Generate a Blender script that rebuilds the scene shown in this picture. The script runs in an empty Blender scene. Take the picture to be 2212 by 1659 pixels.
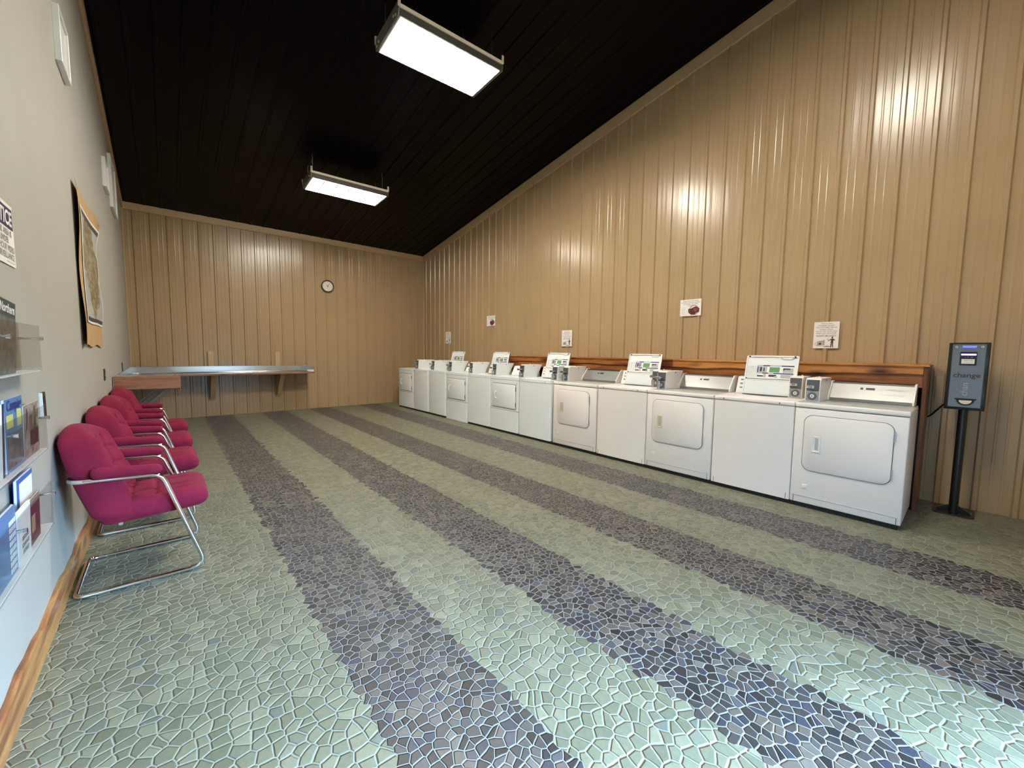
import bpy, bmesh, math, random
from mathutils import Vector, Matrix
random.seed(7)
S = bpy.context.scene
COL = S.collection
PI = math.pi
W_PX, H_PX = 2212, 1659

# ------------------------------------------------------------------ camera
F_PX, YAW, PITCH, ROLL = 863.4, 0.7156, 0.0796, 0.0128
fw = Vector((math.sin(YAW)*math.cos(PITCH), math.cos(YAW)*math.cos(PITCH), -math.sin(PITCH)))
rt = Vector((math.cos(YAW), -math.sin(YAW), 0.0))
up = rt.cross(fw)
r2 = rt*math.cos(ROLL) + up*math.sin(ROLL)
u2 = -rt*math.sin(ROLL) + up*math.cos(ROLL)
cam_d = bpy.data.cameras.new('camera'); cam = bpy.data.objects.new('camera', cam_d); COL.objects.link(cam)
m = Matrix(((r2.x, u2.x, -fw.x, .4661), (r2.y, u2.y, -fw.y, 0), (r2.z, u2.z, -fw.z, 1.3515), (0, 0, 0, 1)))
cam.matrix_world = m
cam_d.sensor_fit = 'HORIZONTAL'; cam_d.sensor_width = 36.0
cam_d.lens = F_PX/W_PX*36.0; cam_d.clip_start = .02; cam_d.clip_end = 200
S.camera = cam

# ------------------------------------------------------------------ world, daylight, exposure
SKY_STRENGTH = 98.0
LAMP_EMIT = 78.0
wd = bpy.data.worlds.new('world'); S.world = wd; wd.use_nodes = True
nt = wd.node_tree; nt.nodes.clear()
wo = nt.nodes.new('ShaderNodeOutputWorld'); bg = nt.nodes.new('ShaderNodeBackground')
tc = nt.nodes.new('ShaderNodeTexCoord'); sx = nt.nodes.new('ShaderNodeSeparateXYZ'); rp = nt.nodes.new('ShaderNodeValToRGB')
nt.links.new(tc.outputs['Generated'], sx.inputs[0]); nt.links.new(sx.outputs['Z'], rp.inputs[0])
rp.color_ramp.elements[0].position = 0.06; rp.color_ramp.elements[0].color = (.022, .027, .030, 1)
rp.color_ramp.elements[1].position = .26; rp.color_ramp.elements[1].color = (.35, .64, 1.0, 1)
# added ramp dims the sky towards -x, steering daylight onto the left wall
rs = nt.nodes.new('ShaderNodeValToRGB'); ma = nt.nodes.new('ShaderNodeMapRange'); ml = nt.nodes.new('ShaderNodeMix'); ml.data_type = 'RGBA'; ml.blend_type = 'MULTIPLY'; ml.inputs[0].default_value = 1
ma.inputs[1].default_value = -1; ma.inputs[2].default_value = 1
nt.links.new(sx.outputs['X'], ma.inputs[0]); nt.links.new(ma.outputs[0], rs.inputs[0])
rs.color_ramp.elements[0].position = .47; rs.color_ramp.elements[0].color = (.10, .10, .10, 1)
rs.color_ramp.elements[1].position = .72; rs.color_ramp.elements[1].color = (1, 1, 1, 1)
nt.links.new(rp.outputs[0], ml.inputs[6]); nt.links.new(rs.outputs[0], ml.inputs[7]); nt.links.new(ml.outputs[2], bg.inputs[0]); bg.inputs[1].default_value = SKY_STRENGTH
nt.links.new(bg.outputs[0], wo.inputs[0])
S.view_settings.view_transform = 'Standard'; S.view_settings.look = 'None'
S.view_settings.gamma = 1.0; S.view_settings.use_curve_mapping = False
S.view_settings.exposure = 0.20
S.cycles.max_bounces = 8; S.cycles.diffuse_bounces = 5; S.cycles.glossy_bounces = 4
S.cycles.transmission_bounces = 6; S.cycles.transparent_max_bounces = 8
S.cycles.caustics_reflective = False; S.cycles.caustics_refractive = False
S.cycles.use_denoising = True

# room dimensions (metres): left wall x=0, right wall x=XR, back wall y=YB, camera at y=0
XR, YB, YF = 5.868, 9.924, -0.9
ZB, SL = 3.889, 0.1794
def ceil_z(y): return ZB + SL*(YB - y)
DOOR_X0, DOOR_X1, DOOR_H = 1.3, 3.2, 2.15
pl = bpy.data.lights.new('daylight_portal', 'AREA'); pl.shape = 'RECTANGLE'
pl.size = DOOR_X1-DOOR_X0; pl.size_y = DOOR_H; pl.cycles.is_portal = True
po = bpy.data.objects.new('daylight_portal', pl); COL.objects.link(po)
po.location = ((DOOR_X0+DOOR_X1)/2, YF-.06, DOOR_H/2); po.rotation_euler = (PI/2, 0, 0)   # faces +y, into the room

# ------------------------------------------------------------------ materials
def mat(name, col, rough=.5, metal=0., spec=.5, emit=None, estr=0., alpha=None):
    M = bpy.data.materials.new(name); M.use_nodes = True
    b = M.node_tree.nodes['Principled BSDF']
    b.inputs['Base Color'].default_value = (*col, 1); b.inputs['Roughness'].default_value = rough
    b.inputs['Metallic'].default_value = metal; b.inputs['Specular IOR Level'].default_value = spec
    if emit: b.inputs['Emission Color'].default_value = (*emit, 1); b.inputs['Emission Strength'].default_value = estr
    return M
def nd(M, t, **k):
    n = M.node_tree.nodes.new(t)
    for a, v in k.items(): setattr(n, a, v)
    return n
def lk(M, a, b): M.node_tree.links.new(a, b)
def ramp(M, fac, stops, interp='LINEAR'):
    r = nd(M, 'ShaderNodeValToRGB'); cr = r.color_ramp; cr.interpolation = interp
    while len(cr.elements) < len(stops): cr.elements.new(.5)
    for e, (p, c) in zip(cr.elements, stops): e.position = p; e.color = (*c, 1)
    lk(M, fac, r.inputs[0]); return r.outputs[0]
def mth(M, op, a, b=None, c=None, clamp=False):
    n = nd(M, 'ShaderNodeMath', operation=op); n.use_clamp = clamp
    for i, v in enumerate((a, b, c)):
        if v is None: continue
        if isinstance(v, (int, float)): n.inputs[i].default_value = v
        else: lk(M, v, n.inputs[i])
    return n.outputs[0]
def mixc(M, fac, a, b, bt='MIX'):
    n = nd(M, 'ShaderNodeMix', data_type='RGBA', blend_type=bt)
    for s, v in ((n.inputs[0], fac), (n.inputs[6], a), (n.inputs[7], b)):
        if isinstance(v, (int, float)): s.default_value = v
        elif isinstance(v, tuple): s.default_value = (*v, 1)
        else: lk(M, v, s)
    return n.outputs[2]
def bsdf(M): return M.node_tree.nodes['Principled BSDF']
def objco(M, scale=(1, 1, 1), rot=(0, 0, 0)):
    t = nd(M, 'ShaderNodeTexCoord'); mp = nd(M, 'ShaderNodeMapping')
    mp.inputs['Scale'].default_value = scale; mp.inputs['Rotation'].default_value = rot
    lk(M, t.outputs['Object'], mp.inputs[0]); return mp.outputs[0]
def bump(M, h, st=.3, dist=.01):
    n = nd(M, 'ShaderNodeBump'); n.inputs['Strength'].default_value = st; n.inputs['Distance'].default_value = dist
    lk(M, h, n.inputs['Height']); lk(M, n.outputs[0], bsdf(M).inputs['Normal'])
def noise(M, co, sc, det=4, rough=.5, out='Fac'):
    n = nd(M, 'ShaderNodeTexNoise'); n.inputs['Scale'].default_value = sc; n.inputs['Detail'].default_value = det
    n.inputs['Roughness'].default_value = rough; lk(M, co, n.inputs['Vector']); return n.outputs[out]

def painted(name, col, rough=.4, var=.06, bst=.0, sc=6., spec=.5):
    M = mat(name, col, rough, spec=spec); co = objco(M)
    f = noise(M, co, sc, 5)
    c = ramp(M, f, [(.3, tuple(v*(1-var) for v in col)), (.7, tuple(min(1, v*(1+var)) for v in col))])
    lk(M, c, bsdf(M).inputs['Base Color'])
    if bst: bump(M, noise(M, co, 160, 3), bst, .002)
    return M

def wood(name, axis, pale, mid, dark, knots=True):
    M = mat(name, mid, .38)
    sc = [9, 9, 9]; sc[axis] = 1.1
    co = objco(M, tuple(sc))
    n1 = noise(M, co, 2.2, 6, .6)
    big = [3., 3., 3.]; big[axis] = .8
    co2 = objco(M, tuple(big))
    n2 = noise(M, co2, 1.3, 3, .5)
    f = mth(M, 'ADD', mth(M, 'MULTIPLY', n1, .55), mth(M, 'MULTIPLY', n2, .55))
    c = ramp(M, f, [(.36, dark), (.47, mid), (.58, pale), (.70, mid), (.78, dark)])
    if knots:
        ks = [11, 11, 11]; ks[axis] = 4.0
        co3 = objco(M, tuple(ks))
        v = nd(M, 'ShaderNodeTexVoronoi'); v.inputs['Scale'].default_value = .55; lk(M, co3, v.inputs['Vector'])
        kf = ramp(M, v.outputs['Distance'], [(.05, (1, 1, 1)), (.26, (0, 0, 0))])
        c = mixc(M, kf, c, tuple(v*.35 for v in dark))
    lk(M, c, bsdf(M).inputs['Base Color'])
    bump(M, n1, .12, .004)
    return M

M_tan = painted('tan_painted_steel', (.43, .297, .165), .23, .05, sc=1.5)
_n = noise(M_tan, objco(M_tan, (5.2, 5.2, .22)), 1.0, 2); bump(M_tan, _n, .35, .02)
M_trim = painted('tan_trim', (.55, .39, .22), .38, .04)
M_lwall = painted('offwhite_wall', (.42, .405, .36), .55, .03, .15, 3.)
M_fwall = painted('plain_wall', (.55, .50, .42), .6, .03)
M_ceil = painted('dark_brown_steel', (.0036, .0022, .0018), .30, .15, sc=2., spec=.07)
M_white = painted('appliance_white', (.83, .77, .725), .28, .02, sc=3.)
M_white2 = painted('appliance_cool_white', (.78, .81, .815), .30, .02, sc=3.)
M_wpanel = painted('white_plastic', (.80, .81, .80), .35, .02)
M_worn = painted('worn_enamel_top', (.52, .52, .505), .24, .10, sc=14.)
M_grey = mat('light_grey_plastic', (.45, .45, .44), .4)
M_seam = mat('seam_shadow', (.05, .05, .05), .6)
M_black = mat('black_plastic', (.008, .008, .009), .4)
M_blackm = mat('black_metal', (.010, .010, .012), .2, .0)
M_hole = mat('tub_dark', (.012, .012, .013), .5)
M_chrome = mat('chrome', (.75, .75, .76), .10, 1.)
M_steelrough = mat('dull_chrome', (.52, .52, .52), .32, 1.)
M_gun = mat('dark_grey_metal', (.16, .16, .17), .4, .6)
M_cream = mat('cream_rail', (.72, .62, .48), .45)
M_creamp = mat('yellowed_plastic', (.66, .56, .34), .4)
M_alu = mat('brushed_aluminium', (.30, .295, .285), .40, .85)
M_fixdark = mat('fixture_dark', (.06, .055, .045), .5, .3)
M_fixgrey = mat('fixture_grey', (.25, .24, .21), .5, .3)
M_paper = painted('white_paper', (.83, .80, .76), .7, .02)
M_ink = mat('ink', (.05, .045, .045), .7)
M_inkg = mat('grey_ink', (.30, .29, .28), .7)
M_navy = mat('navy_ink', (.015, .018, .075), .5)
M_navyl = mat('label_navy', (.02, .035, .22), .5)
M_lblue = mat('label_lavender', (.40, .43, .62), .5)
M_green = mat('label_green', (.13, .30, .12), .5)
M_red = mat('dull_red', (.28, .05, .05), .6)
M_dkred = mat('dark_maroon', (.06, .012, .010), .6)
M_brownp = mat('dark_brown_plate', (.035, .018, .012), .35)
M_kraft = painted('kraft_paper', (.50, .315, .145), .7, .05)
M_magblue = mat('cover_blue', (.10, .22, .42), .35)
M_magteal = mat('cover_teal', (.035, .065, .065), .35)
M_magtan = mat('cover_tan', (.30, .22, .18), .4)
M_magyel = mat('cover_yellow', (.62, .62, .18), .4)
def mottled(name, cols, sc):
    M = mat(name, cols[0], .38); n = noise(M, objco(M, (1, .3, 1)), sc, 4, .6)
    k = len(cols); lk(M, ramp(M, n, [(.30+.40*i/(k-1), c) for i, c in enumerate(cols)]), bsdf(M).inputs['Base Color']); return M
M_phot = mottled('cover_print_dark', ((.03, .04, .04), (.10, .11, .10), (.20, .18, .16), (.05, .06, .06)), 16)
M_phob = mottled('cover_print_brown', ((.11, .06, .045), (.26, .17, .13), (.40, .34, .30), (.15, .08, .07)), 14)
M_phor = mottled('cover_print_red', ((.42, .36, .33), (.36, .09, .07), (.50, .45, .42), (.22, .06, .05)), 13)
M_pgs = mat('page_edges', (.82, .82, .80), .7)
M_folder = mat('folder_blue', (.03, .13, .50), .4)
M_rug = mat('maroon_cover', (.12, .028, .045), .4)
M_gold = mat('gold_glow', (.42, .33, .16), .5)
M_clock = mat('clock_face', (.78, .74, .62), .5)
M_lens = mat('lamp_lens', (.9, .9, .9), .4, emit=(1.0, .945, .82), estr=LAMP_EMIT)
M_lens3 = mat('lamp_lens_warm', (.9, .9, .9), .4, emit=(1.0, .945, .82), estr=LAMP_EMIT*.70)
M_lens2 = mat('lamp_lens_aged', (.9, .9, .9), .4, emit=(1.0, .945, .82), estr=LAMP_EMIT*.50)
M_divider = mat('lamp_divider', (.6, .6, .58), .4, emit=(1., .95, .86), estr=.2)
M_led = mat('blue_display', (.02, .02, .3), .3, emit=(.08, .12, 1.0), estr=2.2)
M_uv = mat('violet_slot_light', (.1, .05, .3), .3, emit=(.45, .25, 1.0), estr=3.0)
M_tab = mat('note_slot_light', (.8, .65, .5), .5)
M_acr = mat('clear_acrylic', (.93, .95, .97), .06)
_t = nd(M_acr, 'ShaderNodeBsdfTransparent'); _t.inputs[0].default_value = (.93, .93, .92, 1)
_g = nd(M_acr, 'ShaderNodeBsdfGlossy'); _g.inputs['Roughness'].default_value = .12
_x = nd(M_acr, 'ShaderNodeMixShader'); _x.inputs[0].default_value = .13; lk(M_acr, _t.outputs[0], _x.inputs[1]); lk(M_acr, _g.outputs[0], _x.inputs[2])
lk(M_acr, _x.outputs[0], M_acr.node_tree.nodes['Material Output'].inputs['Surface'])
M_change = mat('brushed_grey_face', (.20, .21, .225), .36, .7)
_co = objco(M_change, (60, 60, 2)); lk(M_change, ramp(M_change, noise(M_change, _co, 6, 3), [(.3, (.185, .195, .21)), (.7, (.205, .215, .23))]), bsdf(M_change).inputs['Base Color'])
M_inkl = mat('pale_print', (.36, .37, .38), .5)
M_cedar_y = wood('red_cedar_y', 1, (.36, .125, .028), (.20, .052, .013), (.055, .013, .005))
M_cedar_light = wood('pale_cedar_y', 1, (.56, .24, .060), (.42, .150, .032), (.14, .038, .011))
M_cedar_z = wood('red_cedar_z', 2, (.20, .065, .022), (.13, .038, .014), (.06, .017, .008))
M_cedar_x = wood('cedar_x', 0, (.36, .16, .085), (.25, .095, .048), (.12, .038, .018))
M_board = wood('baseboard_cedar', 1, (.50, .24, .075), (.28, .095, .032), (.085, .028, .014))
M_brace = mat('pale_wood_brace', (.36, .31, .24), .6)

def fabric():
    M = mat('magenta_fabric', (.27, .018, .075), .85, spec=.2)
    co = objco(M); n = noise(M, co, 420, 2)
    n2 = noise(M, co, 9, 4)
    f = mth(M, 'ADD', mth(M, 'MULTIPLY', n, .6), mth(M, 'MULTIPLY', n2, .4))
    lk(M, ramp(M, f, [(.35, (.150, .006, .024)), (.65, (.262, .015, .045))]), bsdf(M).inputs['Base Color'])
    bsdf(M).inputs['Sheen Weight'].default_value = .08
    bsdf(M).inputs['Sheen Tint'].default_value = (.9, .35, .5, 1)
    bump(M, n, .25, .002); return M
M_fab = fabric()

def steel_top():
    M = mat('stainless_steel', (.56, .55, .52), .22, 1.0)
    co = objco(M, (2, 30, 30)); lk(M, ramp(M, noise(M, co, 5, 3), [(.3, (.17, .17, .17)), (.7, (.22, .22, .22))]), bsdf(M).inputs['Roughness'])
    return M
M_steel = steel_top()

def floor_mat():
    M = mat('stone_mosaic', (.3, .3, .25), .5)
    t = nd(M, 'ShaderNodeTexCoord'); co = t.outputs['Object']
    # slight warp so the stones are not perfect cells
    nw = noise(M, co, 9, 2, out='Color')
    wv = nd(M, 'ShaderNodeVectorMath', operation='MULTIPLY_ADD')
    lk(M, nw, wv.inputs[0]); wv.inputs[1].default_value = (.022, .022, 0); lk(M, co, wv.inputs[2])
    cw = wv.outputs[0]
    def vor(scale, feat):
        v = nd(M, 'ShaderNodeTexVoronoi', voronoi_dimensions='2D', feature=feat)
        v.inputs['Scale'].default_value = scale; v.inputs['Randomness'].default_value = .92
        lk(M, cw, v.inputs['Vector']); return v
    SA, SB = 20.0, 26.0
    a, ae = vor(SA, 'F1'), vor(SA, 'DISTANCE_TO_EDGE')
    b, be = vor(SB, 'F1'), vor(SB, 'DISTANCE_TO_EDGE')
    sp = nd(M, 'ShaderNodeSeparateXYZ'); lk(M, b.outputs['Position'], sp.inputs[0])
    so = nd(M, 'ShaderNodeSeparateXYZ'); lk(M, co, so.inputs[0])
    mask = None
    for c0, k, h in ((1.215, .0025, .232), (2.155, .0055, .236), (3.14, 0., .232), (4.116, .0154, .235)):
        x = mth(M, 'SUBTRACT', sp.outputs[0], mth(M, 'MULTIPLY', so.outputs[1], k))
        q = mth(M, 'COMPARE', x, c0+.011, h)
        mask = q if mask is None else mth(M, 'MAXIMUM', mask, q)
    sa = nd(M, 'ShaderNodeSeparateColor'); lk(M, a.outputs['Color'], sa.inputs[0])
    sb = nd(M, 'ShaderNodeSeparateColor'); lk(M, b.outputs['Color'], sb.inputs[0])
    fine = noise(M, co, 60, 4)
    big = noise(M, co, 1.1, 3)
    lt = ramp(M, sa.outputs[0], [(0., (.120, .117, .072)), (.35, (.146, .141, .088)), (.7, (.175, .168, .106)), (.94, (.22, .205, .132)), (.99, (.115, .12, .095))])
    lt = mixc(M, mth(M, 'MULTIPLY', sa.outputs[1], .22), lt, (.130, .148, .108))
    dk = ramp(M, sb.outputs[0], [(0., (.012, .010, .0095)), (.35, (.028, .024, .0215)), (.7, (.050, .042, .037)), (.9, (.078, .066, .055)), (.98, (.14, .12, .095))])
    dk = mixc(M, ramp(M, sb.outputs[1], [(.74, (0, 0, 0)), (.82, (.65, .65, .65))]), dk, (.032, .034, .052))
    dk = mixc(M, ramp(M, sb.outputs[2], [(.84, (0, 0, 0)), (.88, (.8, .8, .8))]), dk, (.115, .088, .066))
    dk = mixc(M, ramp(M, sb.outputs[2], [(.10, (.7, .7, .7)), (.14, (0, 0, 0))]), dk, (.012, .011, .014))
    tile = mixc(M, mask, lt, dk)
    tile = mixc(M, .35, tile, ramp(M, fine, [(.3, (.35, .35, .35)), (.7, (.65, .65, .65))]), 'OVERLAY')
    edge = mth(M, 'ADD', mth(M, 'MULTIPLY', ae.outputs['Distance'], mth(M, 'SUBTRACT', 1., mask)), mth(M, 'MULTIPLY', be.outputs['Distance'], mask))
    # grout lines
    g = ramp(M, edge, [(.034, (0, 0, 0)), (.066, (1, 1, 1))])
    groutc = mixc(M, mask, (.29, .28, .22), (.29, .27, .24))
    col = mixc(M, g, groutc, tile)
    lk(M, col, bsdf(M).inputs['Base Color'])
    lk(M, ramp(M, g, [(0., (.85, .85, .85)), (1., (.46, .46, .46))]), bsdf(M).inputs['Roughness'])
    hgt = ramp(M, edge, [(.02, (0, 0, 0)), (.12, (1, 1, 1))])
    hh = mth(M, 'ADD', hgt, mth(M, 'MULTIPLY', sa.outputs[2], .25))
    bump(M, hh, .75, .007)
    return M
M_floor = floor_mat()
M_map = None
def map_mat():
    M = mat('printed_map', (.5, .5, .5), .45)
    co = objco(M, (.35, 1, 1)); n = noise(M, co, 4.2, 6, .6); n2 = noise(M, co, 26, 5)
    t = nd(M, 'ShaderNodeTexCoord'); s = nd(M, 'ShaderNodeSeparateXYZ'); lk(M, t.outputs['Object'], s.inputs[0])
    # land mass in the middle of the sheet, pale water around it
    d = mth(M, 'ADD', mth(M, 'MULTIPLY', mth(M, 'ABSOLUTE', mth(M, 'SUBTRACT', s.outputs[0], .66)), .62),
            mth(M, 'MULTIPLY', mth(M, 'ABSOLUTE', mth(M, 'SUBTRACT', s.outputs[2], .70)), .62))
    f = mth(M, 'ADD', d, mth(M, 'MULTIPLY', n, .5))
    land = ramp(M, n2, [(.35, (.13, .095, .045)), (.5, (.22, .17, .09)), (.62, (.36, .30, .20))])
    sea = ramp(M, n, [(.35, (.33, .34, .34)), (.65, (.50, .50, .47))])
    lk(M, mixc(M, ramp(M, f, [(.56, (0, 0, 0)), (.61, (1, 1, 1))]), land, sea), bsdf(M).inputs['Base Color'])
    return M
M_map = map_mat()

# ------------------------------------------------------------------ mesh building
class MB:
    def __init__(s): s.bm = bmesh.new(); s.mi = 0
    def _mark(s, geom):
        for f in geom: f.material_index = s.mi
    def box(s, x0, x1, y0, y1, z0, z1, bev=0., seg=2, edges=None):
        bm = s.bm; n0 = len(bm.faces)
        vs = [bm.verts.new((x, y, z)) for z in (z0, z1) for y in (y0, y1) for x in (x0, x1)]
        fs = [bm.faces.new([vs[i] for i in q]) for q in ((0, 2, 3, 1), (4, 5, 7, 6), (0, 1, 5, 4), (2, 6, 7, 3), (0, 4, 6, 2), (1, 3, 7, 5))]
        s._mark(fs)
        if bev > 0:
            es = {e for f in fs for e in f.edges}
            if edges == 'vert_front': es = [e for e in es if abs(e.verts[0].co.z-e.verts[1].co.z) > 1e-6 and max(v.co.y for v in e.verts) < (y0+y1)/2]
            elif edges == 'z': es = [e for e in es if abs(e.verts[0].co.z-e.verts[1].co.z) > 1e-6]
            elif edges == 'y': es = [e for e in es if abs(e.verts[0].co.y-e.verts[1].co.y) > 1e-6]
            r = bmesh.ops.bevel(bm, geom=list(es), offset=bev, segments=seg, profile=.5, affect='EDGES')
            s._mark(r['faces'])
        return s
    def prism(s, pts, axis, a, b, bev=0., seg=2):
        """polygon given in the two other axes, extruded from a to b along axis"""
        bm = s.bm
        def P(u, v, w): return {'x': (w, u, v), 'y': (u, w, v), 'z': (u, v, w)}[axis]
        A = [bm.verts.new(P(u, v, a)) for u, v in pts]; B = [bm.verts.new(P(u, v, b)) for u, v in pts]
        n = len(pts); fs = [bm.faces.new(A), bm.faces.new(B[::-1])]
        for i in range(n): fs.append(bm.faces.new((A[i], B[i], B[(i+1) % n], A[(i+1) % n])))
        bmesh.ops.recalc_face_normals(bm, faces=fs); s._mark(fs)
        if bev > 0:
            r = bmesh.ops.bevel(bm, geom=list({e for f in fs for e in f.edges}), offset=bev, segments=seg, profile=.5, affect='EDGES')
            s._mark(r['faces'])
        return s
    def tube(s, pts, r, seg=10, closed=False, caps=True):
        bm = s.bm; P = [Vector(p) for p in pts]; n = len(P); rings = []
        ref = None
        for i in range(n):
            a = P[i-1] if (i > 0 or closed) else P[i]; b = P[(i+1) % n] if (i < n-1 or closed) else P[i]
            t = (b-a).normalized()
            if ref is None:
                ref = t.cross(Vector((0, 0, 1))) if abs(t.z) < .9 else t.cross(Vector((1, 0, 0)))
            ref = (ref - t*ref.dot(t)).normalized(); bi = t.cross(ref)
            rr = r[i] if isinstance(r, (list, tuple)) else r
            rings.append([bm.verts.new(P[i] + (ref*math.cos(2*PI*k/seg) + bi*math.sin(2*PI*k/seg))*rr) for k in range(seg)])
        fs = []
        m_ = n if closed else n-1
        for i in range(m_):
            A, B = rings[i], rings[(i+1) % n]
            off = 0
            if closed and i == n-1:
                off = min(range(seg), key=lambda o: (A[0].co-B[o].co).length)
            for k in range(seg):
                fs.append(bm.faces.new((A[k], A[(k+1) % seg], B[(k+1+off) % seg], B[(k+off) % seg])))
        if caps and not closed: fs += [bm.faces.new(rings[0][::-1]), bm.faces.new(rings[-1])]
        s._mark(fs); return s
    def cyl(s, p0, p1, r, seg=16): return s.tube([p0, p1], r, seg)
    def poly(s, pts):
        f = s.bm.faces.new([s.bm.verts.new(p) for p in pts]); f.material_index = s.mi; return s
    def grid(s, fn, nu, nv):
        bm = s.bm
        V = [[bm.verts.new(fn(i/nu, j/nv)) for i in range(nu+1)] for j in range(nv+1)]
        s._mark([bm.faces.new((V[j][i], V[j][i+1], V[j+1][i+1], V[j+1][i])) for j in range(nv) for i in range(nu)]); return s
    def sheet(s, fn, nrm, th, nu, nv):
        """a thin closed sheet: fn(u,v) front surface, pushed back along nrm by th"""
        bm = s.bm; n = Vector(nrm)*th
        A = [[bm.verts.new(fn(i/nu, j/nv)) for i in range(nu+1)] for j in range(nv+1)]
        B = [[bm.verts.new(v.co+n) for v in row] for row in A]
        fs = []
        for j in range(nv):
            for i in range(nu):
                fs.append(bm.faces.new((A[j][i], A[j][i+1], A[j+1][i+1], A[j+1][i])))
                fs.append(bm.faces.new((B[j][i], B[j+1][i], B[j+1][i+1], B[j][i+1])))
        for i in range(nu):
            fs.append(bm.faces.new((A[0][i], B[0][i], B[0][i+1], A[0][i+1]))); fs.append(bm.faces.new((A[nv][i], A[nv][i+1], B[nv][i+1], B[nv][i])))
        for j in range(nv):
            fs.append(bm.faces.new((A[j][0], A[j+1][0], B[j+1][0], B[j][0]))); fs.append(bm.faces.new((A[j][nu], B[j][nu], B[j+1][nu], A[j+1][nu])))
        bmesh.ops.recalc_face_normals(bm, faces=fs); s._mark(fs); return s
    def cushion(s, sx, sy, sz, r, fn, n=14):
        """rounded box, centred, reshaped point by point with fn(x,y,z)"""
        bm = s.bm
        g = bmesh.ops.create_cube(bm, size=1.0); vs = g['verts']
        es = list({e for v in vs for e in v.link_edges})
        bmesh.ops.subdivide_edges(bm, edges=es, cuts=n, use_grid_fill=True)   # always the only shape in its mesh
        allv = list(bm.verts); fs = list(bm.faces)
        h = Vector((sx/2, sy/2, sz/2))
        for v in allv:
            p = Vector((v.co.x*sx, v.co.y*sy, v.co.z*sz))
            q = Vector([max(-(h[i]-min(r, h[i])), min(h[i]-min(r, h[i]), p[i])) for i in range(3)])
            d = p-q
            if d.length > 1e-9:
                # map the corner cell of the box onto the rounding
                mx = max(abs(d.x), abs(d.y), abs(d.z)); d = d.normalized()*mx
            p = q+d
            v.co = Vector(fn(p.x, p.y, p.z))
        s._mark(fs); return s
    def add_mesh(s, me, M):
        bm = s.bm; k = [bm.verts.new(M @ v.co) for v in me.vertices]
        for p in me.polygons:
            try: f = bm.faces.new([k[i] for i in p.vertices]); f.material_index = s.mi
            except ValueError: pass
        return s
    def build(s, name, mats, parent=None, smooth=35):
        me = bpy.data.meshes.new(name); s.bm.normal_update(); s.bm.to_mesh(me); s.bm.free()
        for q in (mats if isinstance(mats, (list, tuple)) else [mats]): me.materials.append(q)
        if smooth:
            for p in me.polygons: p.use_smooth = True
            me.set_sharp_from_angle(angle=math.radians(smooth))
        o = bpy.data.objects.new(name, me); COL.objects.link(o)
        if parent is not None: o.parent = parent
        return o

def fillet(pts, rad, n=6, closed=False):
    P = [Vector(p) for p in pts]; N = len(P); out = []
    for i in range(N):
        if not closed and i in (0, N-1): out.append(P[i]); continue
        a, b, c = P[i-1], P[i], P[(i+1) % N]
        r = rad[i] if isinstance(rad, (list, tuple)) else rad
        u = (a-b).normalized(); w = (c-b).normalized()
        ang = u.angle(w); d = min(r/math.tan(ang/2), .45*(a-b).length, .45*(c-b).length)
        s0, s1 = b+u*d, b+w*d
        for k in range(n+1):
            t = k/n; out.append(s0*(1-t)**2 + b*2*t*(1-t) + s1*t*t)
    return out
def rrect(x0, x1, z0, z1, r, n=5):
    out = []
    for cx, cz, a0 in ((x1-r, z1-r, 0), (x0+r, z1-r, 90), (x0+r, z0+r, 180), (x1-r, z0+r, 270)):
        for k in range(n+1):
            a = math.radians(a0+90*k/n); out.append((cx+r*math.cos(a), cz+r*math.sin(a)))
    return out
def empty(name, loc, rz, label, cat, group=None):
    o = bpy.data.objects.new(name, None); COL.objects.link(o); o.empty_display_size = .1
    o.location = loc; o.rotation_euler = (0, 0, rz); o['label'] = label; o['category'] = cat
    if group: o['group'] = group
    return o
def tag(o, label, cat, group=None):
    o['label'] = label; o['category'] = cat
    if group: o['group'] = group
    return o
def struct(o): o['kind'] = 'structure'; return o

_tcache = {}
def text_mesh(txt, size, align='CENTER', shear=0., bold=0.):
    k = (txt, size, align, shear, bold)
    if k in _tcache: return _tcache[k]
    cu = bpy.data.curves.new('t', 'FONT'); cu.body = txt; cu.size = size; cu.align_x = align; cu.shear = shear
    cu.offset = bold; cu.resolution_u = 3; cu.extrude = 0.0
    ob = bpy.data.objects.new('t', cu); COL.objects.link(ob)
    me = bpy.data.meshes.new_from_object(ob)
    bpy.data.objects.remove(ob); bpy.data.curves.remove(cu)
    _tcache[k] = me; return me
def letters(mb, txt, x, z, size, y=-.0012, align='CENTER', shear=0., bold=0., sx=1., rot=0.):
    """lettering in the local xz plane, readable from -y"""
    me = text_mesh(txt, size, align, shear, bold)
    M = Matrix.Translation((x, y, z)) @ Matrix.Rotation(PI/2, 4, 'X') @ Matrix.Rotation(rot, 4, 'Z') @ Matrix.Diagonal((sx, 1, 1, 1))
    mb.add_mesh(me, M); return mb

RIGHT, LEFT, BACK = -PI/2, PI/2, 0.     # rotations that turn a thing's front (-y) to the room from each wall

# ------------------------------------------------------------------ the room
def rib_profile(a, b, first, pitch=.2295, h=.019, minor=1):
    """panel profile between a and b: list of (position, height towards the room)"""
    pts = [(a, 0.)]; k = math.floor((a-first)/pitch)
    while True:
        c = first+k*pitch; k += 1
        if c-.03 > b: break
        cand = [(c-.024, 0.), (c-.013, h), (c+.013, h), (c+.024, 0.)]
        for f in (.36, .64) if minor else ():
            q = c+pitch*f
            cand += [(q-.011, 0.), (q-.005, .0018), (q+.005, .0018), (q+.011, 0.)]
        pts += [p for p in cand if a < p[0] < b]
    pts.append((b, 0.)); return pts

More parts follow.
